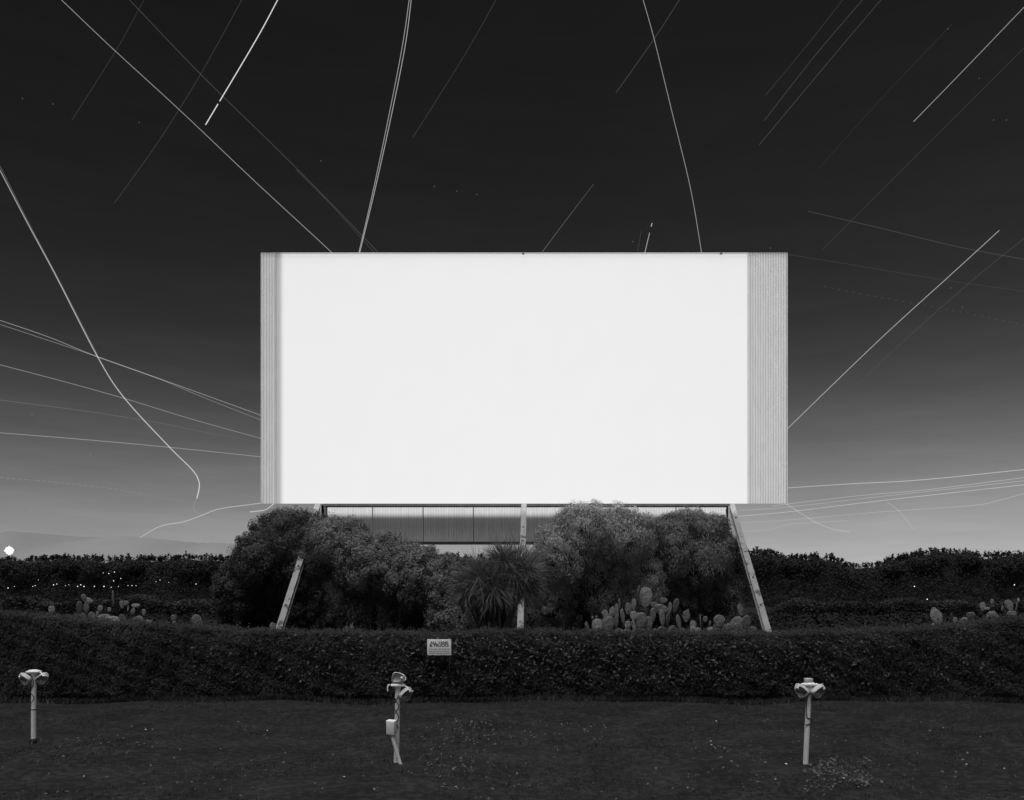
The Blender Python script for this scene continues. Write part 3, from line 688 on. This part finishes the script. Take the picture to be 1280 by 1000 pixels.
tag(link('fallen_leaves', npmesh('fallen_leaves', leaves(P, np.tile([0, -.3, 1], (len(P), 1)), .042, .6, .35, .5), 4), M_litter), 'small dry leaves and pebbles scattered over the dark ground', 'leaves', None, 'stuff')
P = [gp(44, 0, 1280, 895, 1000), gp(12, 60, 230, 900, 950), gp(6, 885, 900, 925, 935)]
P = np.concatenate(P); P[:, 2] = gzs(P)+.015
tag(link('paper_scraps', npmesh('paper_scraps', leaves(P, np.tile([0, -.2, 1], (len(P), 1)), .03, .8, .3, .5), 4), M_paper), 'tiny pale scraps lying on the dark ground', 'litter', None, 'stuff')
n = 70000; d_ = 19.9*(78/19.9)**RNG.uniform(0, 1, n); x = RNG.uniform(-.72, .72, n)*d_  # dark leaf layer added to blacken the ground beyond the hedge
P = np.stack([x, d_, RNG.uniform(.02, .28, n)*(1+.3*np.sin(x)*np.sin(d_*.7))], 1); sz = .05+.0032*d_
q = leaves(P, np.tile([0, -.3, 1], (n, 1)), 1.0, .6, .8, .4); q = P[:, None, :]+(q-P[:, None, :])*sz[:, None, None]
tag(link('darkening_leaves', npmesh('darkening_leaves', q, 4), M_under), 'black low undergrowth added to blacken the ground behind the hedge', 'darkening_leaves', None, 'stuff')
n = 2600; xb = RNG.uniform(-12.5, 12.5, n); xb = np.repeat(xb, 9); m_ = len(xb)
P = np.stack([xb+RNG.normal(0, .03, m_), 18.36-np.abs(RNG.normal(0, .07, m_))*(1+.8*np.sin(xb*1.7)), np.zeros(m_)], 1); P[:, 2] = gzs(P)
th = RNG.uniform(0, 6.28, m_); wv = np.stack([np.cos(th), np.sin(th), 0*th], 1)*.007; lean = RNG.normal(0, .04, (m_, 3)); lean[:, 2] = RNG.uniform(.03, .15, m_)
tag(link('long_grass', npmesh('long_grass', np.stack([P-wv, P+wv, P+lean], 1), 3), M_grass), 'rank longer grass along the foot of the hedge', 'grass', None, 'stuff')
# weedy tufts
V = []
for (x, y, n_, r_) in [(555, 925, 60, .25), (575, 915, 50, .2), (600, 905, 40, .2), (540, 945, 40, .25), (620, 960, 30, .3), (560, 970, 30, .3), (700, 930, 30, .4), (44, 930, 24, .05), (780, 915, 30, .4)]:
    c = at(x, y, F*EYE/(y-HZ))
    for i in range(n_):
        p = c+Vector((random.gauss(0, r_), random.gauss(0, r_), 0)); a = random.uniform(0, 6.28); hh = random.uniform(.03, .09); wv_ = Vector((math.cos(a), math.sin(a), 0))*.008
        p.z = gz(p.x, p.y); V += [p-wv_, p+wv_, p+Vector((random.gauss(0, .03), random.gauss(0, .03), hh))]
tag(link('weeds', npmesh('weeds', np.array([tuple(q) for q in V]), 3), M_litter), 'sparse pale weeds in the field near the middle post', 'weeds', None, 'stuff')

# ================================================================ lights crossing the sky: glowing lines high above the field
def trail_mat(name):
    m = bpy.data.materials.new(name); m.use_nodes = True; t = m.node_tree; t.nodes.clear()
    a = t.nodes.new('ShaderNodeAttribute'); a.attribute_name = 'glow'; e_ = t.nodes.new('ShaderNodeEmission'); t.links.new(a.outputs['Fac'], e_.inputs['Strength'])
    tr = t.nodes.new('ShaderNodeBsdfTransparent'); s = t.nodes.new('ShaderNodeAddShader'); t.links.new(e_.outputs[0], s.inputs[0]); t.links.new(tr.outputs[0], s.inputs[1])
    o = t.nodes.new('ShaderNodeOutputMaterial'); t.links.new(s.outputs[0], o.inputs[0]); m.cycles.emission_sampling = 'NONE'; return m
M_trail = trail_mat('light_streak')
M_star = trail_mat('star_light'); M_star.node_tree.nodes['Emission'].inputs['Strength'].default_value = .03
M_star.node_tree.links.remove(M_star.node_tree.nodes['Emission'].inputs['Strength'].links[0])
def skyv(y):
    z = max(0, (HZ-y)/F/1.06); z = z/math.sqrt(1+z*z)
    return lin(np.interp(z, [s[0] for s in SKY], [s[1] for s in SKY]))
def trail(pts, g_, label, w_=1.1, dash=None, fade=(1, 1), gap=None, dist=None):
    dist = dist or random.uniform(1800, 3200)
    P = catmull([at(x, y, dist) for x, y in pts], 8)
    L0 = len(P); r0 = w_*.72/F*dist/2
    b_ = MB(); gl = []
    def seg(i0, i1):
        q = P[i0:i1]
        if len(q) < 2: return
        b_.tube(q, r0, 5)
        for i, p in enumerate(q):
            yy = HZ-(p.z-EYE)/dist*F; f_ = (i0+i)/max(1, L0-1); v_ = (.68 if g_ < 100 else 1)*max(.003, (lin(g_)-skyv(yy)))*(fade[0]*(1-f_)+fade[1]*f_)*.42
            gl.extend([v_]*5)
        if True: gl.extend([gl[-1]]*10)
    if dash:
        # fine resample
        tot = [0]
        for a_, c_ in zip(P[:-1], P[1:]): tot.append(tot[-1]+(c_-a_).length)
        nn_ = max(12, int(tot[-1]/dist*F/1.5)); s_ = np.linspace(0, tot[-1], nn_)
        P = [Vector([float(np.interp(v_, tot, [q[k_] for q in P])) for k_ in range(3)]) for v_ in s_]; L0 = len(P)
        i = 0
        while i < L0-2: seg(i, i+1+dash[0]); i += dash[0]+dash[1]
    elif gap:
        i = int(L0*gap); a_, c_ = P[i], P[i+1]
        P = P[:i+1]+[a_.lerp(c_, .35), a_.lerp(c_, .6)]+P[i+1:]; L0 += 2
        seg(0, i+2); seg(i+2, L0)
    else: seg(0, L0)
    c = P[L0//2]; me_ob = b_.build('light_streak', M_trail, None, c)
    at_ = me_ob.data.attributes.new('glow', 'FLOAT', 'POINT'); at_.data.foreach_set('value', np.array(gl, dtype=np.float32))
    tag(me_ob, label, 'light streak', 'bright light streaks across the night sky')
T = trail
T([(60, -16), (77, 0), (140, 60), (225, 138), (320, 228), (415, 316), (440, 342)], 165, 'long straight streak from the top left corner down to the top edge of the screen')
T([(146, -17), (162, 0), (250, 92), (340, 180), (400, 240), (473, 316), (490, 336)], 92, 'dim straight streak running just right of the long one to the screen top')
T([(370, 212), (410, 252), (470, 318), (480, 328)], 80, 'short dim twin line beside the second streak above the screen')
T([(186, -10), (180, 0), (145, 63), (90, 150)], 72, 'leftmost short faint slanting streak at the top left', fade=(.7, 1))
T([(307, -10), (302, 0), (250, 94), (198, 177), (143, 254)], 76, 'faint slanting streak crossing the long one at the upper left')
T([(353, -10), (347, 0), (320, 50), (257, 156)], 235, 'brightest slanting streak, short and white, at the upper left', 1.6, gap=.84, fade=(1, 1.1))
T([(515, -14), (514, 0), (506, 60), (488, 150), (468, 240), (449.5, 316), (443, 340)], 185, 'right line of the bright curved pair above the left half of the screen', 1.2)
T([(513, -14), (511.4, 0), (502.5, 60), (485, 150), (466, 240), (448.5, 316), (442, 340)], 170, 'left line of the bright curved pair above the left half of the screen', 1.2)
T([(626, -10), (620, 0), (580, 70), (516, 172)], 74, 'faint slanting streak right of the bright curved pair')
T([(800, -14), (804, 0), (818, 50), (840, 140), (863, 235), (877, 316), (880, 336)], 160, 'single curved streak bending down to the right part of the screen top')
T([(856, -10), (849, 0), (818, 48), (770, 116)], 90, 'short slanting streak crossing the single curved one at the top')
T([(742, 230), (710, 272), (677, 316), (662, 336)], 115, 'short slanting streak touching the middle of the screen top', fade=(.4, 1))
T([(812, 291), (806, 316), (802, 333)], 190, 'tiny bright streak standing on the screen top')
T([(815, 279), (814, 283)], 200, 'tiny bright dash above the streak standing on the screen top', 1.5)
T([(801.5, 289), (797, 314), (794, 330)], 75, 'tiny dim streak left of the bright one standing on the screen top')
T([(1060, -9), (1053, 0), (1010, 55), (957, 119)], 70, 'left one of three parallel streaks at the top right')
T([(1086, -9), (1078, 0), (1020, 68), (955, 151)], 86, 'middle one of three parallel streaks at the top right')
T([(1109, -9), (1101, 0), (1035, 78), (949, 181)], 86, 'right one of three parallel streaks at the top right', fade=(.8, 1.1))
T([(1295, -6), (1280, 9), (1210, 82), (1142, 152)], 170, 'bright slanting streak in the top right corner')
T([(1300, 42), (1280, 60), (1190, 150), (1105, 235), (1028, 312)], 72, 'long faint slanting streak below the bright corner one')
T([(1190, 30), (1100, 125), (1024, 210)], 54, 'very faint slanting streak between the three parallel ones and the corner one')
T([(1249, 288), (1190, 342), (1100, 424), (984, 536), (965, 554)], 190, 'bright slanting streak reaching the right edge of the screen')
T([(1296, 286), (1280, 298), (1210, 355), (1120, 435), (1050, 502)], 80, 'faint slanting streak right of the bright one by the screen')
T([(1010, 264), (1100, 285), (1200, 309), (1280, 324), (1300, 328)], 84, 'faint gently falling streak at the right, highest of those')
T([(970, 315), (985, 318), (1060, 330), (1180, 350), (1280, 364), (1300, 367)], 66, 'very faint falling streak starting at the top right corner of the screen')
T([(1030, 358), (1080, 368), (1160, 382), (1280, 406), (1300, 410)], 80, 'dotted falling streak at the right', dash=(2, 4))
T([(-12, 192), (0, 213), (35, 280), (70, 345), (122, 446), (155, 497), (210, 557), (240, 587), (248, 600), (249, 610), (246, 623)], 215, 'brightest long streak at the left, ending in a hook', 1.7, fade=(.45, 1.3))
T([(-12, 187), (0, 208), (35, 277), (70, 343), (122, 444)], 110, 'dim line running close beside the hooked streak at the far left', 1.0)
T([(246, 623), (241.5, 634), (246, 641), (256, 645)], 160, 'faint tail below the hooked streak at the left', 1.1)
T([(-15, 396), (0, 400.5), (60, 421), (122, 446), (215, 479), (326, 519), (345, 526)], 158, 'upper one of a close pair of falling streaks at the left')
T([(-15, 401), (0, 405.5), (65, 427), (122, 446), (200, 474), (250, 495), (326, 525), (345, 532)], 140, 'lower one of a close pair of falling streaks at the left', 1.0)
T([(-15, 452), (0, 456), (80, 477), (155, 498), (240, 524), (326, 548), (345, 554)], 152, 'falling streak just below the close pair at the left', 1.1)
T([(-15, 498), (0, 500), (100, 513), (190, 527), (260, 541), (326, 553), (345, 557)], 108, 'dim falling streak between two brighter ones at the left')
T([(-15, 540), (0, 541), (100, 549), (210, 559), (326, 571), (345, 573)], 165, 'nearly level bright streak at the left', 1.1)
T([(-15, 404), (0, 408), (120, 428), (220, 452), (326, 484), (345, 490)], 66, 'very faint streak above the close pair at the left', dash=(5, 2))
T([(-15, 520), (0, 522), (110, 533), (220, 547), (326, 562), (340, 564)], 100, 'dotted faint streak above the nearly level one', dash=(1, 6))
T([(-15, 596), (0, 597), (60, 602), (140, 611), (220, 625), (300, 633), (325, 635)], 148, 'dashed pale streak low in the left sky', dash=(3, 2))
T([(175, 672), (200, 658), (230, 652), (253, 644), (275, 636), (326, 629), (345, 626)], 205, 'wavy rising streak from the hills to the lower left corner of the screen', 1.3)
T([(195, 674), (220, 666), (240, 661), (275, 655)], 160, 'short wavy streak just above the left hills', 1.1)
T([(312, 640), (331, 637.5), (338, 633), (344, 628), (346, 622)], 225, 'short bright hook under the lower left corner of the screen', 1.3)
T([(965, 611), (984, 610), (1060, 605), (1150, 600), (1280, 587), (1300, 585)], 195, 'highest gently rising streak right of the screen foot', 1.2)
T([(965, 633), (984, 630), (1080, 619), (1160, 612), (1280, 597), (1300, 595)], 176, 'second gently rising streak right of the screen foot', 1.1)
T([(925, 638), (984, 634), (1080, 623), (1280, 601), (1300, 599)], 172, 'third gently rising streak right of the screen foot', 1.1)
T([(915, 646), (984, 640), (1100, 626), (1280, 606), (1300, 604)], 190, 'fourth gently rising streak right of the screen foot', 1.2)
T([(915, 654), (984, 650), (1100, 640), (1215, 632), (1250, 625), (1280, 617), (1300, 612)], 172, 'lowest long rising streak at the right, kinked near its end', 1.2)
T([(980, 628), (1000, 641), (1020, 653), (1040, 661), (1062, 665)], 182, 'short bent streak falling to the right below the screen corner', 1.3)
T([(918, 665), (950, 663), (970, 660), (990, 655), (1060, 651)], 172, 'short wavy streak above the right part of the black wood', 1.1)
T([(1108, 627), (1125, 640), (1142, 662)], 172, 'short steep faint streak low in the right sky', 1.1)
sm = MB().ell((0, 0, 0), (1.9, 1.9, 1.9), nu=8, nv=6)
s0 = None
for (x, y) in [(66, 130), (174, 153), (28, 123), (543, 233), (571, 239), (596, 243), (401, 201), (791, 302), (1185, 36), (1224, 98), (1258, 150), (1242, 150), (963, 310), (1188, 360), (1203, 384), (38, 637), (113, 568), (40, 518)]:
    p = at(x, y, 2600)
    if s0 is None: s0 = sm.build('star', M_star, None); o = s0
    else: o = s0.copy(); COL.objects.link(o)
    o.location = p; tag(o, 'faint pinpoint star in the dark sky', 'star', 'faint stars')
